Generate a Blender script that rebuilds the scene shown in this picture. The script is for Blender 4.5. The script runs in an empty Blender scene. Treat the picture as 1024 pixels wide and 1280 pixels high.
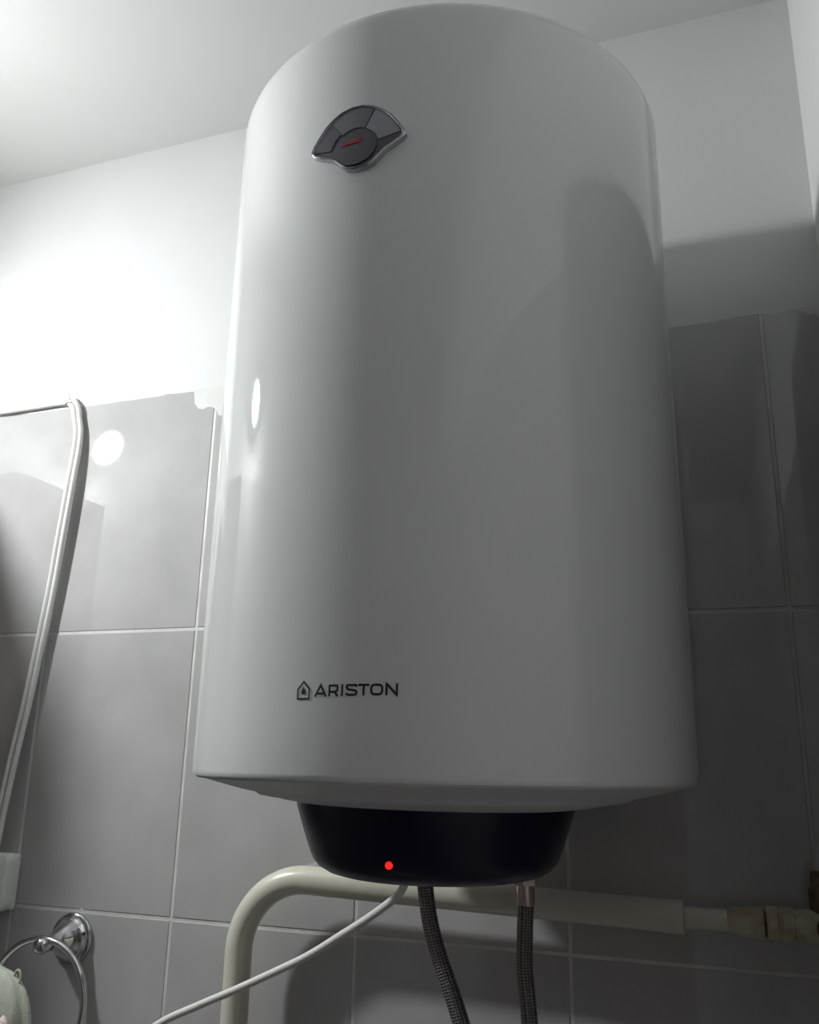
import bpy, bmesh, math, random
from math import pi, sin, cos, radians, sqrt, atan2
from mathutils import Vector, Matrix

C = bpy.context.scene.collection
SC = bpy.context.scene
ZO = 1.6                                   # height of the datum (about the heater's lower rim) above the floor

# ------------------------------------------------------------------ camera
cd = bpy.data.cameras.new('camera'); cam = bpy.data.objects.new('camera', cd); C.objects.link(cam)
right = Vector((0.94355048, 0.33062405, 0.02000591))
up = Vector((0.07249415, -0.2650672, 0.9615009))
fwd = Vector((-0.32319823, 0.90577432, 0.2740726))
cam.matrix_world = Matrix(((right.x, up.x, -fwd.x, 0.56666), (right.y, up.y, -fwd.y, -1.05476),
                           (right.z, up.z, -fwd.z, -0.05379 + ZO), (0, 0, 0, 1)))
cd.sensor_fit = 'HORIZONTAL'; cd.sensor_width = 36.0; cd.lens = 36.0 * 1097.2 / 1024; cd.clip_start = 0.02
SC.camera = cam

# ------------------------------------------------------------------ world, exposure
w = bpy.data.worlds.new('world'); SC.world = w; w.use_nodes = True
w.node_tree.nodes['Background'].inputs[0].default_value = (0.02, 0.02, 0.022, 1)
w.node_tree.nodes['Background'].inputs[1].default_value = 0.3
SC.view_settings.view_transform = 'Standard'; SC.view_settings.look = 'None'
SC.view_settings.gamma = 1; SC.view_settings.use_curve_mapping = False
SC.view_settings.exposure = 0.30
BULB = 640.0                               # radiance of the bare bulb on the left wall: the room's only light
BULB_AT = Vector((-0.732, -0.470, 0.630 + ZO))
BULB_AX = Vector((0.86, -0.07, -0.50)).normalized()   # the way the bulb's diffuser points

# ------------------------------------------------------------------ materials
def mat(name, col, rough=0.4, metal=0.0, coat=0.0, coat_rough=0.05, spec=0.5, noise=0.0, nscale=8.0, bump=0.0, bscale=60.0, col2=None):
    m = bpy.data.materials.new(name); m.use_nodes = True
    nt = m.node_tree; b = nt.nodes['Principled BSDF']
    b.inputs['Coat IOR'].default_value = 1.62
    b.inputs['Base Color'].default_value = (*col, 1); b.inputs['Roughness'].default_value = rough
    b.inputs['Metallic'].default_value = metal; b.inputs['Coat Weight'].default_value = coat
    b.inputs['Coat Roughness'].default_value = coat_rough; b.inputs['Specular IOR Level'].default_value = spec
    tc = nt.nodes.new('ShaderNodeTexCoord')
    if noise:
        n = nt.nodes.new('ShaderNodeTexNoise'); n.inputs['Scale'].default_value = nscale; n.inputs['Detail'].default_value = 5
        r = nt.nodes.new('ShaderNodeMix'); r.data_type = 'RGBA'
        k = col2 or tuple(c * (1 - noise) for c in col)
        r.inputs[6].default_value = (*col, 1); r.inputs[7].default_value = (*k, 1)
        geo = nt.nodes.new('ShaderNodeNewGeometry')
        nt.links.new(geo.outputs['Position'], n.inputs['Vector'])
        rm = nt.nodes.new('ShaderNodeMapRange'); rm.inputs[1].default_value = .35; rm.inputs[2].default_value = .65
        nt.links.new(n.outputs['Fac'], rm.inputs[0]); nt.links.new(rm.outputs[0], r.inputs[0])
        nt.links.new(r.outputs[2], b.inputs['Base Color'])
    if bump:
        n2 = nt.nodes.new('ShaderNodeTexNoise'); n2.inputs['Scale'].default_value = bscale; n2.inputs['Detail'].default_value = 4
        geo2 = nt.nodes.new('ShaderNodeNewGeometry'); nt.links.new(geo2.outputs['Position'], n2.inputs['Vector'])
        bp = nt.nodes.new('ShaderNodeBump'); bp.inputs['Strength'].default_value = bump; bp.inputs['Distance'].default_value = .002
        nt.links.new(n2.outputs['Fac'], bp.inputs['Height']); nt.links.new(bp.outputs['Normal'], b.inputs['Normal'])
    return m

M = {}
M['plaster'] = mat('white_plaster', (.67, .678, .675), .75, noise=.04, nscale=5, bump=.15, bscale=40)
M['ceiling'] = mat('ceiling_paint', (.64, .648, .642), .85, noise=.04, nscale=3, bump=.12, bscale=40)
M['tile'] = mat('grey_glazed_tile', (.485, .475, .477), .6, coat=1.0, coat_rough=.02, spec=.0, noise=.15, nscale=7)
M['grout'] = mat('pale_grout', (.70, .68, .66), .5, noise=.2, nscale=30, bump=.3, bscale=200)
M['floor'] = mat('floor_tile', (.24, .23, .22), .3, noise=.25, nscale=6)
M['paint'] = mat('slopped_paint', (.62, .62, .61), .6, noise=.06, nscale=40)
M['enamel'] = mat('white_enamel', (.71, .72, .715), .6, coat=1.0, coat_rough=.032, spec=.0)
M['dome'] = mat('dull_white_enamel', (.62, .625, .62), .5, spec=.25)
M['navy'] = mat('navy_plastic', (.004, .005, .024), .3, spec=.28)
M['ink'] = mat('black_print', (.018, .018, .02), .4)
M['bezel'] = mat('grey_chrome_bezel', (.42, .42, .46), .2, metal=.85)
M['dial_dark'] = mat('dial_dark_violet_grey', (.075, .068, .095), .3, coat=.4)
M['dial_mid'] = mat('dial_green_grey', (.135, .15, .155), .3, coat=.4)
M['dial_light'] = mat('dial_light_blue_grey', (.31, .31, .36), .3, coat=.4)
M['red'] = mat('dial_red', (.38, .015, .03), .4)
M['cream'] = mat('cream_gloss_paint', (.66, .63, .53), .3, coat=.5, coat_rough=.1, noise=.06, nscale=30, bump=.1, bscale=60)
M['cream_old'] = mat('stained_cream_paint', (.62, .56, .44), .45, noise=.5, nscale=60, col2=(.42, .34, .22), bump=.4, bscale=150)
M['rust'] = mat('rusty_thread', (.2, .125, .075), .7, noise=.6, nscale=120, bump=.6, bscale=300)
M['brass'] = mat('tarnished_brass', (.33, .23, .11), .45, metal=.6, noise=.5, nscale=80)
M['cable'] = mat('white_cable_sheath', (.70, .70, .68), .4, spec=.4)
M['cord'] = mat('white_cord_sheath', (.72, .71, .68), .45, bump=.2, bscale=300)
M['box'] = mat('white_box_plastic', (.72, .73, .70), .35)
M['chrome'] = mat('chrome', (.62, .62, .63), .12, metal=1)
M['nut'] = mat('plated_nut', (.62, .50, .46), .3, metal=.8)
M['cloth'] = mat('pale_green_cloth', (.60, .63, .54), .8, noise=.1, nscale=90, bump=.5, bscale=500)
M['cloth_pink'] = mat('pale_pink_cloth', (.75, .62, .57), .8, noise=.1, nscale=90, bump=.5, bscale=500)
M['cabinet'] = mat('brown_cabinet_wood', (.17, .115, .075), .35, noise=.35, nscale=14)
M['bracket'] = mat('bracket_steel', (.6, .6, .6), .4)
M['mirror'] = mat('mirror_glass', (.8, .8, .8), .02, metal=1)
M['door'] = mat('brown_door', (.12, .07, .045), .4, noise=.4, nscale=12)
M['lamp_grey'] = mat('grey_lamp_fitting', (.25, .25, .25), .5)
M['nail'] = mat('steel_nail', (.5, .5, .48), .35, metal=1)
def emit(name, col, s):
    m = bpy.data.materials.new(name); m.use_nodes = True
    b = m.node_tree.nodes['Principled BSDF']; b.inputs['Base Color'].default_value = (*col, 1)
    b.inputs['Emission Color'].default_value = (*col, 1); b.inputs['Emission Strength'].default_value = s
    return m
M['bulb'] = emit('bulb_glow', (.965, 1, .995), BULB)
M['led'] = emit('red_led', (1, .02, .015), .85)
# braided hose: two crossing diagonal waves along the hose's own UVs
m = mat('braided_steel', (.17, .165, .16), .38, metal=.85); nt = m.node_tree; b = nt.nodes['Principled BSDF']
uv = nt.nodes.new('ShaderNodeUVMap'); sp = nt.nodes.new('ShaderNodeSeparateXYZ'); nt.links.new(uv.outputs[0], sp.inputs[0])
def mth(op, a, bb=None):
    n = nt.nodes.new('ShaderNodeMath'); n.operation = op
    for i, v in enumerate((a, bb)):
        if v is None: continue
        if isinstance(v, (int, float)): n.inputs[i].default_value = v
        else: nt.links.new(v, n.inputs[i])
    return n.outputs[0]
ua = mth('MULTIPLY', sp.outputs[0], 2 * pi * 7); va = mth('MULTIPLY', sp.outputs[1], 2 * pi * 190)
s1 = mth('SINE', mth('ADD', ua, va)); s2 = mth('SINE', mth('SUBTRACT', ua, va))
h = mth('MULTIPLY', s1, s2); hh = mth('ADD', mth('MULTIPLY', h, .5), .5)
mx = nt.nodes.new('ShaderNodeMix'); mx.data_type = 'RGBA'; nt.links.new(hh, mx.inputs[0])
mx.inputs[6].default_value = (.07, .068, .066, 1); mx.inputs[7].default_value = (.36, .35, .34, 1)
nt.links.new(mx.outputs[2], b.inputs['Base Color'])
bp = nt.nodes.new('ShaderNodeBump'); bp.inputs['Strength'].default_value = .8; bp.inputs['Distance'].default_value = .0012
nt.links.new(hh, bp.inputs['Height']); nt.links.new(bp.outputs['Normal'], b.inputs['Normal'])
M['braid'] = m

# ------------------------------------------------------------------ helpers
def link(name, bm, m, parent=None, smooth=False, angle=None, **props):
    me = bpy.data.meshes.new(name)
    bmesh.ops.recalc_face_normals(bm, faces=bm.faces[:]) if bm.faces else None
    bm.to_mesh(me); bm.free()
    o = bpy.data.objects.new(name, me); C.objects.link(o)
    for x in (m if isinstance(m, (list, tuple)) else [m]): me.materials.append(M[x])
    if smooth:
        for p in me.polygons: p.use_smooth = True
        if angle:
            me.set_sharp_from_angle(angle=radians(angle))
    if parent: o.parent = parent
    for k, v in props.items(): o[k] = v
    return o

def empty(name, loc=(0, 0, 0), **props):
    o = bpy.data.objects.new(name, None); C.objects.link(o); o.location = loc; o.empty_display_size = .05
    for k, v in props.items(): o[k] = v
    return o

def aim(o_bm, at, ax):
    bmesh.ops.transform(o_bm, matrix=Matrix.Translation(at) @ (-ax).to_track_quat('Z', 'Y').to_matrix().to_4x4(), verts=o_bm.verts)
    return o_bm

def put(o, root):
    """parent o to root, geometry stays where it was built (world coordinates)"""
    o.parent = root
    o.matrix_parent_inverse = Matrix.Translation(-Vector(root.location))
    return o

def box(bm, x0, x1, y0, y1, z0, z1, mi=0):
    v = [bm.verts.new((x, y, z)) for x in (x0, x1) for y in (y0, y1) for z in (z0, z1)]
    for f in ((0, 1, 3, 2), (4, 6, 7, 5), (0, 4, 5, 1), (2, 3, 7, 6), (0, 2, 6, 4), (1, 5, 7, 3)):
        bm.faces.new([v[i] for i in f]).material_index = mi

def bevel_box(x0, x1, y0, y1, z0, z1, r=.004, seg=3):
    bm = bmesh.new(); box(bm, x0, x1, y0, y1, z0, z1)
    bmesh.ops.bevel(bm, geom=bm.edges[:], offset=r, segments=seg, profile=.5, affect='EDGES')
    return bm

def catmull(pts, n=12):
    P = [Vector(p) for p in pts]; P = [P[0] * 2 - P[1]] + P + [P[-1] * 2 - P[-2]]; out = []
    for i in range(1, len(P) - 2):
        a, b_, c, d = P[i - 1:i + 3]
        for k in range(n):
            t = k / n
            out.append(.5 * ((2 * b_) + (c - a) * t + (2 * a - 5 * b_ + 4 * c - d) * t * t + (3 * b_ - a - 3 * c + d) * t ** 3))
    out.append(P[-2]); return out

def tube(path, r, seg=16, caps=True, bm=None, closed=False):
    """tube along a list of points; r a number or a list; UV: u round, v metres along"""
    bm = bm or bmesh.new(); uvl = bm.loops.layers.uv.verify()
    P = [Vector(p) for p in path]; n = len(P); R = r if isinstance(r, (list, tuple)) else [r] * n
    T = []
    for i in range(n):
        if closed: t = P[(i + 1) % n] - P[i - 1]
        else: t = P[min(i + 1, n - 1)] - P[max(i - 1, 0)]
        T.append(t.normalized())
    ref = Vector((0, 0, 1)) if abs(T[0].z) < .9 else Vector((1, 0, 0))
    N = (ref - T[0] * ref.dot(T[0])).normalized(); rings = []; L = [0.0]
    for i in range(n):
        if i: N = (N - T[i] * N.dot(T[i])).normalized(); L.append(L[-1] + (P[i] - P[i - 1]).length)
        B = T[i].cross(N)
        rings.append([bm.verts.new(P[i] + (N * cos(2 * pi * k / seg) + B * sin(2 * pi * k / seg)) * R[i]) for k in range(seg)])
    for i in range(n if closed else n - 1):
        j = (i + 1) % n
        for k in range(seg):
            k2 = (k + 1) % seg
            f = bm.faces.new((rings[i][k], rings[i][k2], rings[j][k2], rings[j][k]))
            lj = L[j] if j else L[-1] + (P[0] - P[-1]).length
            for lp, uvv in zip(f.loops, ((k / seg, L[i]), ((k + 1) / seg, L[i]), ((k + 1) / seg, lj), (k / seg, lj))): lp[uvl].uv = uvv
    if caps and not closed:
        bm.faces.new(rings[0][::-1]); bm.faces.new(rings[-1])
    return bm

def lathe(prof, cx, cy, cz=0, seg=96, axis='Z', bm=None, mat_i=0):
    """profile of (radius, height) turned about an axis through (cx, cy, cz)"""
    bm = bm or bmesh.new(); rings = []
    def pt(r, h, a):
        if axis == 'Z': return (cx + r * sin(a), cy - r * cos(a), cz + h)
        if axis == 'Y': return (cx + r * sin(a), cy + h, cz + r * cos(a))
        return (cx + h, cy + r * sin(a), cz + r * cos(a))
    for r, h in prof:
        if r < 1e-6: rings.append([bm.verts.new(pt(0, h, 0))])
        else: rings.append([bm.verts.new(pt(r, h, 2 * pi * k / seg)) for k in range(seg)])
    for A, B in zip(rings, rings[1:]):
        for k in range(seg):
            k2 = (k + 1) % seg
            if len(A) == 1 and len(B) == 1: continue
            if len(A) == 1: f = bm.faces.new((A[0], B[k2], B[k]))
            elif len(B) == 1: f = bm.faces.new((A[k], A[k2], B[0]))
            else: f = bm.faces.new((A[k], A[k2], B[k2], B[k]))
            f.material_index = mat_i
    return bm

def hexprism(cx, cy, cz, r, h0, h1, axis='Z', seg=6):
    return lathe([(0, h0), (r * .93, h0), (r, h0 + .0015), (r, h1 - .0015), (r * .93, h1), (0, h1)], cx, cy, cz, seg, axis)

# ------------------------------------------------------------------ the room shell
XL, XR, YF, ZT, ZC = -0.78, 0.714, -2.45, 0.4834 + ZO, 0.9475 + ZO      # left, right, front walls; tile top; ceiling
TW, TH, GR = 0.2550, 0.3726, 0.0035
random.seed(4)

def rough_strip(x0, x1, z0, z1, y0, y1, amp, n=120):
    """a slab of plaster whose lower edge wavers by a millimetre or two"""
    bm = bmesh.new(); fr, bk = [], []
    for i in range(n + 1):
        x = x0 + (x1 - x0) * i / n
        z = z0 + amp * (.6 * sin(x * 23) + .5 * sin(x * 61 + 1) + .4 * random.uniform(-1, 1))
        fr.append((bm.verts.new((x, y0, z)), bm.verts.new((x, y0, z1)))); bk.append(bm.verts.new((x, y1, z)))
    for i in range(n):
        bm.faces.new((fr[i][0], fr[i + 1][0], fr[i + 1][1], fr[i][1])); bm.faces.new((fr[i][0], bk[i], bk[i + 1], fr[i + 1][0]))
    return bm

bm = bmesh.new(); box(bm, XL - .15, XR + .15, .010, .16, 0, ZC + .1)
wall_back = link('wall_back', bm, 'plaster', kind='structure', label='white plaster wall tiled in grey up to shoulder height')
pl = link('plaster', rough_strip(XL - .01, XR + .01, ZT - .0005, ZC + .01, .0004, .010, .0011), 'plaster', wall_back)
bm = bmesh.new(); box(bm, XL - .01, XR + .01, -.0001+.0009, .012, 0, ZT)
link('grout', bm, 'grout', wall_back)
bm = bmesh.new(); box(bm, XL - .15, XL - .010, YF - .1, .012, 0, ZC + .1)
wall_left = link('wall_left', bm, 'plaster', kind='structure', label='left wall, tiled below white plaster')
bm = bmesh.new(); box(bm, XL - .011, XL - .0008, YF, .001, 0, ZT); link('grout', bm, 'grout', wall_left)
bm = bmesh.new(); box(bm, XL - .011, XL - .0004, YF, .001, ZT, ZC + .01); link('plaster', bm, 'plaster', wall_left)
bm = bmesh.new(); box(bm, XR + .010, XR + .15, YF - .1, .012, 0, ZC + .1)
wall_right = link('wall_right', bm, 'plaster', kind='structure', label='white right wall seen at the upper right edge')
bm = bmesh.new(); box(bm, XR + .0008, XR + .011, YF, .001, 0, ZT); link('grout', bm, 'grout', wall_right)
bm = bmesh.new(); box(bm, XR + .0004, XR + .011, YF, .001, ZT, ZC + .01); link('plaster', bm, 'plaster', wall_right)
bm = bmesh.new(); box(bm, XL - .15, XR + .15, YF - .12, .15, ZC, ZC + .12)
link('ceiling', bm, 'ceiling', kind='structure', label='plain white ceiling')
bm = bmesh.new(); box(bm, XL - .15, XR + .15, YF - .12, .15, -.12, 0)
link('floor', bm, 'floor', kind='structure', label='dark floor')
# front wall behind the camera with a brown door
bm = bmesh.new(); D0, D1, DH = -.35, .40, 2.02
box(bm, XL - .15, D0, YF - .1, YF, 0, ZC + .1); box(bm, D1, XR + .15, YF - .1, YF, 0, ZC + .1); box(bm, D0, D1, YF - .1, YF, DH, ZC + .1)
wall_front = link('wall_front', bm, 'tile', kind='structure', label='wall behind the camera')
bm = bmesh.new(); box(bm, XL, D0, YF, YF + .004, ZT, ZC); box(bm, D1, XR, YF, YF + .004, ZT, ZC); link('plaster', bm, 'plaster', wall_front)
bm = bmesh.new(); box(bm, D0, D1, YF - .08, YF - .035, 0, DH)
door = link('door_1', bm, 'door', kind='structure', label='brown door behind the camera')

# glazed tiles, one object each, sharing meshes by size
tile_meshes = {}
def tile_mesh(wd, ht):
    key = (round(wd, 4), round(ht, 4))
    if key not in tile_meshes:
        bm = bmesh.new(); c = .0012; d = .008
        def ring(i, y): return [bm.verts.new((x, y, z)) for x, z in ((i, i), (wd - i, i), (wd - i, ht - i), (i, ht - i))]
        r0, r1, r2, r3 = ring(0, d), ring(0, c * .9), ring(c * .35, c * .3), ring(c, 0)
        for A, B in ((r0, r1), (r1, r2), (r2, r3)):
            for k in range(4): bm.faces.new((A[k], A[(k + 1) % 4], B[(k + 1) % 4], B[k]))
        bm.faces.new(r3)
        bmesh.ops.recalc_face_normals(bm, faces=bm.faces[:])
        me = bpy.data.meshes.new('tile'); bm.to_mesh(me); bm.free(); me.materials.append(M['tile'])
        tile_meshes[key] = me
    return tile_meshes[key]
RZ = [0.1196 + ZO]
while RZ[-1] > 0: RZ.append(RZ[-1] - TH)
rows = [(RZ[0], ZT)] + [(max(RZ[i + 1], 0), RZ[i]) for i in range(len(RZ) - 1)]
def lay(wall, xs, place):
    for z0, z1 in rows:
        top = abs(z1 - ZT) < 1e-6
        for a, b_ in zip(xs, xs[1:]):
            x0, x1 = a + GR / 2, b_ - GR / 2; za, zb = z0 + GR / 2, z1 - (0 if top else GR / 2)
            if x1 - x0 < .006 or zb - za < .006: continue
            t = bpy.data.objects.new('tile', tile_mesh(x1 - x0, zb - za)); C.objects.link(t); t.parent = wall
            place(t, x0, za)
X0 = -0.3776
xsb = [XL] + [X0 + k * TW for k in range(-1, 5)] + [XR]
def on_back(t, x, z):
    t.location = (x, 0, z); t.rotation_euler = (0, 0, 0) if z > ZT - .4 else (random.uniform(-.0006, .0006), 0, random.uniform(-.0006, .0006))
lay(wall_back, xsb, on_back)
ys = [0.0]
while ys[-1] > YF: ys.append(max(ys[-1] - TW, YF))
ys = sorted(ys)
def on_left(t, y, z): t.location = (XL, y, z); t.rotation_euler = (0, 0, pi / 2)
def on_right(t, y, z): t.location = (XR, -y, z); t.rotation_euler = (0, 0, -pi / 2)
lay(wall_left, ys, on_left)
lay(wall_right, sorted(-y for y in ys), on_right)

def smear(x0, x1, low, th=.0003, n=40):
    """a thin skin of paint slopped over a tile edge: its lower edge follows the points in low"""
    bm = bmesh.new(); prev = None
    for k in range(n + 1):
        x = x0 + (x1 - x0) * k / n
        z = low[-1][1]
        for (xa, za), (xb, zb) in zip(low, low[1:]):
            if xa <= x <= xb: t = (x - xa) / (xb - xa); z = za + (zb - za) * (3 * t * t - 2 * t ** 3); break
        c = [bm.verts.new((x, y_, z_ + ZO)) for y_, z_ in ((-th, .4855), (-th, z), (.001, z - .0012))]
        if prev:
            for a in (0, 1): bm.faces.new((prev[a], prev[a + 1], c[a + 1], c[a]))
        prev = c
    return bm
link('paint_smear', smear(-.162, -.106, [(-.162, .482), (-.159, .462), (-.151, .4535), (-.143, .4515), (-.136, .4545), (-.128, .4535), (-.121, .449), (-.115, .4385), (-.110, .437), (-.106, .446)]), 'paint', wall_back, label='white paint slopped over a tile corner')
link('paint_smear', smear(.674, .7135, [(.674, .4830), (.682, .4812), (.690, .4800), (.697, .4745), (.702, .4755), (.708, .4690), (.7135, .470)]), 'paint', wall_back)

# ------------------------------------------------------------------ the water heater
HR, HX, HY = .225, 0.31702, -0.24849
ZB, ZTOP = -0.0684 + ZO, 0.600 + ZO
heater = empty('water_heater', (HX, HY, ZB), label='tall white enamelled wall mounted water heater with navy blue base cap', category='water heater')
prof = [(HR - .003, ZB + .0004), (HR - .0012, ZB + .0006), (HR - .0002, ZB + .0022), (HR, ZB + .005)]
prof += [(HR, ZB + .005 + (ZTOP - .03 - ZB - .005) * k / 20) for k in range(1, 21)]
rr = .020
prof += [(HR - rr + rr * cos(a), ZTOP - rr + rr * sin(a)) for a in [pi / 2 * k / 8 for k in range(0, 9)]]
prof += [(.15, ZTOP + .004), (.08, ZTOP + .006), (0, ZTOP + .007)]
put(link('tank_shell', lathe(prof, HX, HY, 0, 160), 'enamel', smooth=True, angle=50), heater)
prof = [(HR - .003, ZB + .0006), (HR - .004, ZB - .0008), (HR - .010, ZB - .0018), (.185, ZB - .0095), (.170, ZB - .0125), (.166, ZB - .0150), (.160, ZB - .0160),
        (.154, ZB - .0160), (.146, ZB - .0185), (.120, ZB - .0225), (0, ZB - .0225)]
put(link('bottom_dome', lathe(prof, HX, HY, 0, 128), 'dome', smooth=True, angle=60), heater)
# navy cap below, slightly flattened facet edges left and right of the front
bm = bmesh.new(); seg = 128
prof = [(.1255, ZB - .020), (.1260, ZB - .0235), (.1190, ZB - .044), (.1125, ZB - .0615), (.1095, ZB - .0680), (.1040, ZB - .0740), (.0960, ZB - .0785), (.0860, ZB - .0812), (.080, ZB - .0815), (.078, ZB - .078), (.100, ZB - .045), (.108, ZB - .024)]
CX = HX - .0070
put(link('base_cap', lathe(prof, CX, HY, 0, seg), 'navy', smooth=True, angle=60, label='navy blue plastic cap under the tank'), heater)
# status lamp
th = radians(-3.36); rl = .1127
nrm = Vector((sin(th), -cos(th), -.37)).normalized()
cen = Vector((CX + .0045 + rl * sin(th), HY - rl * cos(th), -0.1324 + ZO))
bm = lathe([(0, -.002), (.0030, -.002), (.0030, .0004), (.0025, .0014), (.0013, .0019), (0, .0021)], 0, 0, 0, 20)
bmesh.ops.transform(bm, matrix=Matrix.Translation(cen) @ nrm.to_track_quat('Z', 'Y').to_matrix().to_4x4(), verts=bm.verts)
put(link('status_light', bm, 'led', smooth=True, label='small lit red lamp'), heater)
# wall bracket behind the tank and outlet stubs under it
put(link('wall_bracket', bevel_box(HX - .17, HX + .17, -.032, .0, .42 + ZO, .47 + ZO, .003, 2), 'bracket'), heater)
OUT = [(HX - .0385, -.183), (HX + .0545, -.150)]
for (ox, oy), sb in zip(OUT, (.0560, .0858)):
    put(link('outlet_stub', lathe([(0, ZB - .03), (.0098, ZB - .03), (.0098, ZB - sb), (0, ZB - sb)], ox, oy, 0, 24), 'brass', smooth=True, angle=40), heater)

def on_tank(s, z, out=0.0):
    a = s / HR
    return Vector((HX + (HR + out) * sin(a), HY - (HR + out) * cos(a), z + ZO))
# printed lettering: strokes laid on the curved shell
def stroke(bm, pts, wd, closed=False, out=.00025):
    P = [Vector((x, z)) for x, z in pts]
    Q = [P[0]]
    loop = P[1:] + ([P[0]] if closed else [])
    for q in loop:                                             # fine enough to follow the curve
        a = Q[-1]; n = max(1, int((q - a).length / .0022))
        for k in range(1, n + 1): Q.append(a.lerp(q, k / n))
    if closed: Q.pop()
    n = len(Q); E = []
    for i in range(n):
        p0 = Q[i - 1] if (closed or i) else Q[i]; p1 = Q[(i + 1) % n] if (closed or i < n - 1) else Q[i]
        d0 = (Q[i] - p0).normalized() if (Q[i] - p0).length > 1e-9 else (p1 - Q[i]).normalized()
        d1 = (p1 - Q[i]).normalized() if (p1 - Q[i]).length > 1e-9 else d0
        n0, n1 = Vector((-d0.y, d0.x)), Vector((-d1.y, d1.x)); m_ = (n0 + n1)
        m_ = m_.normalized() if m_.length > 1e-6 else n0
        k = wd / 2 / max(.45, m_.dot(n0)); E.append((Q[i] + m_ * k, Q[i] - m_ * k))
    V = [(bm.verts.new(on_tank(a.x, a.y, out)), bm.verts.new(on_tank(b_.x, b_.y, out))) for a, b_ in E]
    for i in range(n if closed else n - 1):
        j = (i + 1) % n; bm.faces.new((V[i][0], V[j][0], V[j][1], V[i][1]))
def arc(cx, cz, rx, rz, a0, a1, n=14, e=2.0):
    out = []
    for k in range(n + 1):
        a = radians(a0 + (a1 - a0) * k / n); c, s = cos(a), sin(a)
        out.append((cx + rx * math.copysign(abs(c) ** (2 / e), c), cz + rz * math.copysign(abs(s) ** (2 / e), s)))
    return out
def letters():
    res = {}; w_ = .0016; h = w_ / 2
    def base(s): return -.01005 + .0009 * (s + .028) / .0634                # the word as measured on the shell
    H = .0083
    def g(x0, x1, strokes):
        out = []
        for pts, cl in strokes:
            out.append(([(x0 + u * (x1 - x0), base(x0) + v * H) for u, v in pts], cl))
        return out
    hv = h / H
    a = g(-.0277, -.0181, [([(.03, 0), (.5, .98), (.97, 0)], False), ([(.2, .27), (.8, .27)], False)])
    res['A'] = a
    res['R'] = g(-.0164, -.0085, [([(.09, 0), (.09, 1 - hv), (.70, 1 - hv), (.86, .90), (.91, .70), (.86, .48), (.70, .38), (.09, .38)], False), ([(.62, .38), (.94, 0)], False)])
    res['I'] = g(-.0064, -.0048, [([(.5, 0), (.5, 1)], False)])
    res['S'] = g(-.0030, .0062, [([(.95, .78), (.86, .90), (.70, 1 - hv), (.30, 1 - hv), (.12, .88), (.09, .74), (.14, .60), (.30, .54), (.70, .48), (.88, .40), (.92, .27), (.86, .13), (.70, hv), (.28, hv), (.12, .12), (.05, .24)], False)])
    res['T'] = g(.0066, .0149, [([(0, 1 - hv), (1, 1 - hv)], False), ([(.5, 0), (.5, 1 - hv)], False)])
    res['O'] = g(.0157, .0250, [(arc(.5, .5, .43, .5 - hv, 0, 345, 23, 3.2), True)])
    res['N'] = g(.0268, .0356, [([(.08, 0), (.08, .97), (.92, .03), (.92, 1)], False)])
    return res, w_
ls, lw = letters()
brand = None
for ch, st in ls.items():
    bm = bmesh.new()
    for pts, cl in st: stroke(bm, pts, lw, cl)
    put(link('printed_letter', bm, 'ink'), heater)
bm = bmesh.new()
stroke(bm, [(-.0425, -.0113), (-.0425, -.0045), (-.0375, .0008), (-.0325, -.0045), (-.0325, -.0113)], .0013, True)
vs = [bm.verts.new(on_tank(x, z, .00025)) for x, z in ((-.0393, -.0082), (-.0393, -.0056), (-.0375, -.0030), (-.0357, -.0056), (-.0357, -.0082))]
bm.faces.new(vs)
put(link('printed_emblem', bm, 'ink', label='black outline of a small house'), heater)

# fan-shaped thermometer
rim = [(-.0570, .4555), (-.0545, .4610), (-.0480, .4690), (-.0420, .4763), (-.0350, .4820), (-.0260, .4865), (-.0160, .4888), (-.0060, .4884), (.0040, .4850), (.0130, .4796),
       (.0205, .4725), (.0265, .4645), (.0315, .4560), (.0330, .4512), (.0300, .4472), (.0235, .4430), (.0160, .4385), (.0105, .4330), (.0050, .4275), (-.0020, .4252), (-.0100, .4245),
       (-.0190, .4262), (-.0245, .4305), (-.0300, .4365), (-.0360, .4410), (-.0450, .4455), (-.0535, .4500)]
DC = Vector((-.0125, .457))
def loop_at(k, out, bm):
    return [bm.verts.new(on_tank(DC.x + (x - DC.x) * k, DC.y + (z - DC.y) * k, out)) for x, z in rim]
bm = bmesh.new()
L0 = [loop_at(k, o_, bm) for k, o_ in ((1.0, -.001), (1.0, .0030), (.985, .0050), (.955, .0060), (.925, .0056), (.915, .0042))]
for A, B in zip(L0, L0[1:]):
    for k in range(len(rim)): bm.faces.new((A[k], A[(k + 1) % len(rim)], B[(k + 1) % len(rim)], B[k]))
dial = put(link('thermometer', bm, 'bezel', smooth=True, angle=60, label='fan shaped temperature gauge with grey chrome rim'), heater)
def plate(outline, out, name, m, label=None, th_=.0008):
    bm = bmesh.new(); n = len(outline)
    c0 = (sum(p[0] for p in outline) / n, sum(p[1] for p in outline) / n)
    rg = [[bm.verts.new(on_tank(c0[0] + (x - c0[0]) * k, c0[1] + (z - c0[1]) * k, out)) for x, z in outline] for k in (1, .8, .6, .4, .2)]
    a = rg[0]; c = bm.verts.new(on_tank(*c0, out))
    for A, B in zip(rg, rg[1:]):
        for k in range(n): bm.faces.new((A[k], A[(k + 1) % n], B[(k + 1) % n], B[k]))
    b_ = [bm.verts.new(on_tank(x, z, out - th_)) for x, z in outline]
    for k in range(n):
        bm.faces.new((rg[-1][k], rg[-1][(k + 1) % n], c)); bm.faces.new((a[k], b_[k], b_[(k + 1) % n], a[(k + 1) % n]))
    o = link(name, bm, m, dial)
    if label: o['label'] = label
    return o
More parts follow.
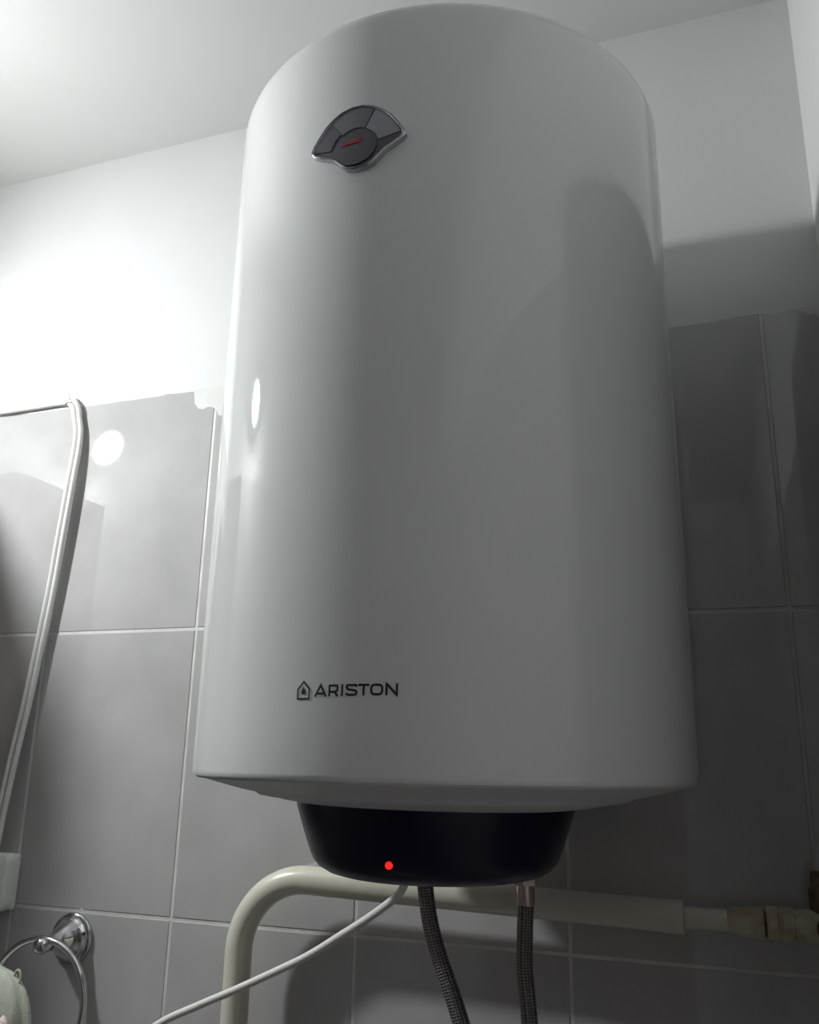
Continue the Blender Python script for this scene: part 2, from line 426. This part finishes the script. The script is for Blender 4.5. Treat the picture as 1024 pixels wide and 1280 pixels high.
inner = [(DC.x + (x - DC.x) * .915, DC.y + (z - DC.y) * .915) for x, z in rim]
plate(inner, .0040, 'gauge_face', 'dial_dark')
def fan_zone(t0, t1, r0, n=10, shrink=.90):
    """a sector of the fan between two bearings, from the hub to just inside the rim"""
    cx, cz = -.0120, .4445
    def edge(t):
        d = Vector((sin(radians(t)), cos(radians(t)))); best = None
        for (x0, z0), (x1, z1) in zip(rim, rim[1:] + rim[:1]):
            x0, z0, x1, z1 = (DC.x + (x0 - DC.x) * shrink, DC.y + (z0 - DC.y) * shrink, DC.x + (x1 - DC.x) * shrink, DC.y + (z1 - DC.y) * shrink)
            ex, ez = x1 - x0, z1 - z0; den = d.x * ez - d.y * ex
            if abs(den) < 1e-9: continue
            t_ = ((x0 - cx) * ez - (z0 - cz) * ex) / den; u = ((x0 - cx) * d.y - (z0 - cz) * d.x) / den
            if t_ > 0 and 0 <= u <= 1: best = t_ if best is None else max(best, t_)
        return (cx + d.x * best, cz + d.y * best)
    o_ = [edge(t0 + (t1 - t0) * k / n) for k in range(n + 1)]
    i_ = [(cx + r0 * sin(radians(t1 + (t0 - t1) * k / n)), cz + r0 * cos(radians(t1 + (t0 - t1) * k / n))) for k in range(n + 1)]
    return o_ + i_
plate(fan_zone(-77, -36, .0235), .0049, 'gauge_zone', 'dial_dark', 'dark violet zone')
plate(fan_zone(-34, 24, .0215), .0049, 'gauge_zone', 'dial_mid', 'mid grey zone')
plate(fan_zone(26, 76, .0215), .0049, 'gauge_zone', 'dial_light', 'light blue grey zone')
plate([(-.0120 + .0195 * sin(2 * pi * k / 28), .4455 + .0165 * cos(2 * pi * k / 28)) for k in range(28)], .0056, 'gauge_hub', 'dial_dark')
plate([(-.0235, .4512), (-.0100, .4535), (-.0060, .4545), (-.0052, .4525), (-.0065, .4500), (-.0100, .4498), (-.0235, .4498)], .0062, 'gauge_pointer', 'red', 'faint red pointer mark')

# ------------------------------------------------------------------ hoses under the heater
def hose(label, ox, oy, pts, nut_z):
    root = empty('braided_hose', (ox, oy, nut_z), label=label, category='hose', group=None) if False else empty('braided_hose', (ox, oy, nut_z), label=label, category='hose')
    path = catmull(pts, 14)
    put(link('braided_sleeve', tube(path, .0078, 20), 'braid', smooth=True, angle=60), root)
    put(link('nut', hexprism(ox, oy, 0, .0120, nut_z - .0115, nut_z + .0005), 'nut', label='plated hexagonal nut'), root)
    put(link('ferrule', lathe([(0, nut_z - .030), (.0076, nut_z - .030), (.0088, nut_z - .0285), (.0088, nut_z - .016), (.0082, nut_z - .011), (0, nut_z - .011)], ox, oy, 0, 24), 'nut', smooth=True, angle=40), root)
    return root
nz = -0.1250 + ZO
x, y = OUT[0]
hose('braided steel hose curving away to the right below the middle of the base cap', x, y,
     [(x, y, nz - .020), (x + .0015, y, nz - .045), (x + .007, y - .001, nz - .075), (x + .017, y - .002, nz - .105), (x + .032, y - .003, nz - .140),
      (x + .052, y + .002, nz - .20), (x + .066, y + .030, nz - .28), (x + .070, y + .08, nz - .36), (x + .070, -.022, nz - .41), (x + .070, .001, nz - .42)], nz)
nz = -0.1545 + ZO
x, y = OUT[1]
hose('braided steel hose hanging straight down from the plated nut right of the base cap', x, y,
     [(x, y, nz - .027), (x - .0015, y, nz - .055), (x - .002, y - .001, nz - .085), (x + .001, y - .002, nz - .115), (x + .004, y - .003, nz - .150),
      (x + .008, y + .003, nz - .21), (x + .012, y + .030, nz - .29), (x + .014, y + .08, nz - .37), (x + .014, -.022, nz - .42), (x + .014, .001, nz - .43)], nz)

# power cord from the heater to the lower left
cp = [(.272, -.207, -.115), (.269, -.205, -.150), (.261, -.190, -.167), (.242, -.162, -.184), (.205, -.135, -.208), (.165, -.115, -.2315), (.121, -.104, -.2575), (.075, -.100, -.2800), (.030, -.100, -.3010),
      (-.012, -.101, -.3195), (-.060, -.102, -.3425), (-.13, -.09, -.39), (-.20, -.05, -.47), (-.23, -.030, -.56), (-.235, -.020, -.60)]
cord = link('power_cord', tube(catmull([(a, b_, c + ZO) for a, b_, c in cp], 10), .0041, 12), 'cord', smooth=True, angle=60,
            label='thin white cord running from under the base cap down to the lower left', category='cord')
put(link('plug', bevel_box(-.257, -.213, -.040, -.001, -.665 + ZO, -.600 + ZO, .006, 3), 'cord', smooth=True, angle=40), cord)

# ------------------------------------------------------------------ the cream pipe
pipe = empty('painted_pipe', (.0035, -.045, 0), label='thick cream painted pipe rising from below and bending right beneath the heater', category='pipe')
PY, PR, BR = -.045, .0160, .083
pth = [(.0035, PY, .01)] + [(.0035, PY, z + ZO) for z in (-1.2, -.8, -.5, -.40, -.34, -.30)]
bx, bz = .0035 + BR, -.1895 - BR
pth += [(bx + BR * cos(a), PY, bz + BR * sin(a) + ZO) for a in [pi - (pi / 2) * k / 16 for k in range(0, 17)]]
def ph(x): return -.1895 - .0245 * (x - .0865)
pth += [(x_, PY, ph(x_) + ZO) for x_ in (.11, .16, .22, .30, .40, .47, .495)]
put(link('pipe', tube(pth, PR, 28), 'cream', smooth=True, angle=60), pipe)
hz = ph(.51) + ZO
def turn(name, prof_, m_, lab=None, seg=28, angle=35):
    o = put(link(name, lathe(prof_, 0, PY, hz, seg, 'X'), m_, smooth=True, angle=angle), pipe)
    if lab: o['label'] = lab
    return o
turn('sleeve_end', [(0, .488), (.0158, .488), (.0162, .495), (.0166, .507), (.0162, .5115), (.0130, .5130), (0, .5130)], 'cream')
turn('thin_pipe', [(0, .508), (.0108, .508), (.0108, .560), (0, .560)], 'cream', 'thinner length of pipe')
turn('reducer', [(0, .5535), (.0110, .5535), (.0132, .558), (.0136, .563), (.0146, .580), (.0150, .586), (.0140, .5875), (0, .5875)], 'cream_old', 'cream coupling with a wider end')
turn('thread', [(0, .5865), (.0118, .5865), (.0124, .5885), (.0118, .5905), (0, .5905)], 'rust', 'rusty thread showing at the joint')
put(link('nut', lathe([(0, .5900), (.0150, .5900), (.0164, .5918), (.0164, .6005), (.0148, .6018), (.0148, .6035), (.0164, .6050), (.0160, .6145), (.0145, .6160), (0, .6160)], 0, PY, hz, 8, 'X'), 'cream_old', label='stained cream nut'), pipe)
turn('valve_body', [(0, .6150), (.0138, .6150), (.0152, .622), (.0160, .632), (.0160, .650), (.0150, .660), (.0142, .668), (.0142, .7145), (0, .7145)], 'cream_old', 'stained valve body')
put(link('valve_stem', lathe([(0, 0), (.0095, 0), (.0105, .014), (.0105, .026), (.0078, .030), (.0078, .040), (.0060, .043), (0, .043)], .641, PY, hz + .008, 20, 'Z'), 'rust', smooth=True, angle=35, label='rusty valve stem'), pipe)
put(link('valve_spindle', lathe([(0, -.022), (.0070, -.022), (.0075, -.016), (.0075, -.012), (.0092, -.012), (.0092, 0), (0, 0)], .643, PY - .012, hz + .001, 20, 'Y'), 'rust', smooth=True, angle=35), pipe)

# ------------------------------------------------------------------ cables, clip and box at the left
def zs(pts): return [(a, b_, c + ZO) for a, b_, c in pts]
vert = [(-.372, -.0075, .4605), (-.3655, -.008, .438), (-.3625, -.010, .405), (-.3632, -.012, .365), (-.3655, -.013, .310), (-.3690, -.013, .250), (-.3730, -.012, .190), (-.3790, -.012, .125),
        (-.3880, -.013, .03), (-.3960, -.016, -.05), (-.4030, -.017, -.12), (-.4080, -.017, -.175), (-.410, -.017, -.200)]
top = [(-.77, -.0050, .4900), (-.65, -.0050, .4896), (-.55, -.0050, .4893), (-.46, -.0050, .4902), (-.410, -.0050, .4910), (-.3925, -.0055, .4890), (-.381, -.0065, .4775)]
left = link('electric_cable', tube(catmull(zs(top + [(a - .0035, b_ + .0005, c) for a, b_, c in vert]), 8), .0041, 12), 'cable', smooth=True, angle=60,
     label='left strand of the white cable pair, running in along the tile top', category='cable')
top2 = [(-.3835, .004, .4960), (-.3825, -.0050, .4930), (-.3745, -.0068, .4840), (-.3685, -.007, .4725)]
link('electric_cable', tube(catmull(zs(top2 + [(a + .0060, b_ + .0005, c) for a, b_, c in vert]), 8), .0041, 12), 'cable', smooth=True, angle=60,
     label='right strand of the white cable pair hanging below the clip', category='cable')
clip = empty('cable_clip', (-.392, 0, .497 + ZO), label='tiny cable clip with nail at the bend of the white cables', category='clip')
put(link('clip_band', tube([(-.392 + .0075 * cos(a), -.0010 - .0095 * max(0, sin(a)) ** .6, .4885 + ZO + .0016 * cos(a)) for a in [pi * k / 12 for k in range(13)]], .0012, 8), 'box', smooth=True), clip)
put(link('nail', tube([(-.3935, .002, .497 + ZO), (-.3935, -.0055, .4975 + ZO), (-.3938, -.0062, .5045 + ZO)], .0009, 8), 'nail', smooth=True), clip)
jb = empty('junction_box', (-.411, 0, -.221 + ZO), label='white plastic wall box where the twin cables end', category='junction box')
put(link('box_base', bevel_box(-.4545, -.3700, -.012, .0, -.2585 + ZO, -.1865 + ZO, .004, 3), 'box', smooth=True, angle=40), jb)
bm = bmesh.new(); N = []
def rrect(x0, x1, z0, z1, r, y):
    out = []
    for cx_, cz_, a0 in ((x1 - r, z1 - r, 0), (x0 + r, z1 - r, 90), (x0 + r, z0 + r, 180), (x1 - r, z0 + r, 270)):
        for k in range(7):
            a = radians(a0 + 15 * k); out.append(bm.verts.new((cx_ + r * cos(a), y, cz_ + r * sin(a) + ZO)))
    return out
Ls = [rrect(-.4555 + i, -.3690 - i, -.2595 + i, -.1855 - i, .012 - i * .6, y_) for i, y_ in ((0, -.0115), (0, -.024), (.0012, -.0272), (.0035, -.0285))]
for A, B in zip(Ls, Ls[1:]):
    for k in range(28): bm.faces.new((A[k], A[(k + 1) % 28], B[(k + 1) % 28], B[k]))
bm.faces.new(Ls[-1]); bm.faces.new(Ls[0][::-1])
put(link('box_cover', bm, 'box', smooth=True, angle=40), jb)

# ------------------------------------------------------------------ towel ring with hanging cloth
TX, TZ = -.2700, -.2860 + ZO
ring = empty('towel_ring', (TX, 0, TZ), label='chrome towel ring on a bell shaped wall mount at the lower left', category='towel ring')
prof = [(0, .0), (.0310, .0), (.0317, -.003), (.0305, -.0055), (.0268, -.0065), (.0262, -.0085), (.0238, -.0105), (.0228, -.0120), (.0205, -.0185), (.0165, -.0260), (.0125, -.0330), (.0100, -.0400), (.0088, -.0460), (0, -.0460)]
put(link('wall_mount', lathe(prof, TX, 0, TZ, 40, 'Y'), 'chrome', smooth=True, angle=50), ring)
prof = [(0, -.0440), (.0088, -.0450), (.0096, -.0500), (.0105, -.0550), (.0102, -.0605), (.0085, -.0645), (.0050, -.0670), (0, -.0676)]
put(link('holder_knob', lathe(prof, TX, 0, TZ, 28, 'Y'), 'chrome', smooth=True, angle=60), ring)
RR = .0715; rc = Vector((-.2705, -.0560, TZ + .0075 - RR))
pr = [rc + Vector((RR * sin(a), 0, RR * cos(a))) for a in [2 * pi * k / 72 for k in range(72)]]
put(link('ring', tube(pr, .0042, 14, closed=True), 'chrome', smooth=True), ring)

cloth = empty('hanging_cloth', (-.335, -.062, -.40 + ZO), label='pale green folded cloth with a small hanging loop, over the chrome towel ring', category='cloth')
def fold(name, m_, cx, cy, z1, z0, wx, wy, ph_, label=None, seg=48, n=26, ruff=.10):
    """a soft hanging fold: rounded shoulder at the top, rippled sides below"""
    bm = bmesh.new(); rings = []
    for i in range(n + 1):
        t = i / n; z = z1 + (z0 - z1) * t
        k = sqrt(max(0.0, 1 - (1 - min(1, t / .27)) ** 2)); k = max(k, .03)
        if t > .93: k *= 1 - (t - .93) * 3
        rg = []
        for j in range(seg):
            a = 2 * pi * j / seg
            rip = 1 + ruff * sin(5 * a + ph_ + 1.2 * t) * min(1, t * 2.4) + .04 * sin(9 * a - ph_ + 3 * t)
            x_ = wx * k * rip * cos(a); y_ = wy * (k ** .7) * rip * sin(a)
            rg.append(bm.verts.new((cx + x_ + .004 * sin(4 * t + ph_), cy + y_, z + ZO)))
        rings.append(rg)
    for A, B in zip(rings, rings[1:]):
        for j in range(seg): bm.faces.new((A[j], A[(j + 1) % seg], B[(j + 1) % seg], B[j]))
    bm.faces.new(rings[0][::-1]); bm.faces.new(rings[-1])
    o = put(link(name, bm, m_, smooth=True, angle=80), cloth)
    if label: o['label'] = label
    return o
fold('back_fold', 'cloth', -.3310, -.068, -.3100, -.55, .0560, .0220, .4)
fold('front_fold', 'cloth', -.3360, -.098, -.3260, -.53, .0420, .0150, 1.9, 'lighter front layer of the cloth')
fold('lower_fold', 'cloth_pink', -.2810, -.100, -.3560, -.54, .0150, .0090, 2.6, 'pale pink underlayer')
lp = [(-.2935 + .0050 * sin(a) * (1 if cos(a) > -.6 else .7), -.068, -.3225 + .0085 * cos(a) + ZO) for a in [2 * pi * k / 24 for k in range(24)]]
put(link('hanging_loop', tube(lp, .0014, 8, closed=True), 'cloth', smooth=True), cloth)

# ------------------------------------------------------------------ outside the frame on the left wall: the lamp and the cabinet that shades the corner
lamp = empty('wall_lamp', (XL, BULB_AT.y, BULB_AT.z), label='bare bulb wall lamp whose glare shows in the upper left tile', category='lamp')
rb = .053
fx = BULB_AT - BULB_AX * .095
put(link('lamp_base', lathe([(0, 0), (.060, 0), (.062, .004), (.058, .010), (.030, .016), (0, .018)], XL, fx.y, fx.z, 40, 'X'), 'lamp_grey', smooth=True, angle=40), lamp)
put(link('lamp_socket', aim(lathe([(0, .040), (.020, .040), (.022, .044), (.022, .088), (.016, .098), (0, .100)], 0, 0, 0, 28, 'Z'), BULB_AT, BULB_AX), 'lamp_grey', smooth=True, angle=40), lamp)
put(link('bulb', aim(lathe([(rb * sin(a), -rb * cos(a)) for a in [radians(50) * k / 16 for k in range(17)]], 0, 0, 0, 32, 'Z'), BULB_AT, BULB_AX), 'bulb', smooth=True), lamp)
put(link('bulb_collar', aim(lathe([(rb * sin(radians(50)), -rb * cos(radians(50))), (.0415, -.030), (.036, -.010), (.027, .020), (.021, .041), (0, .041)], 0, 0, 0, 32, 'Z'), BULB_AT, BULB_AX), 'box', smooth=True, angle=40), lamp)

cab = empty('wall_cabinet', (XL, -.23, -.25 + ZO), label='narrow brown wooden cabinet on the left wall beside the bare bulb lamp', category='cabinet')
put(link('body', bevel_box(XL, -.602, -.348, -.12, -.28 + ZO, .434 + ZO, .003, 2), 'cabinet'), cab)
dr = put(link('door', bevel_box(-.602, -.586, -.346, -.122, -.275 + ZO, .430 + ZO, .002, 2), 'cabinet'), cab)
link('knob', lathe([(0, 0), (.006, 0), (.005, .010), (.010, .016), (.008, .022), (0, .023)], -.587, -.315, .05 + ZO, 20, 'X'), 'chrome', dr, smooth=True, angle=50)
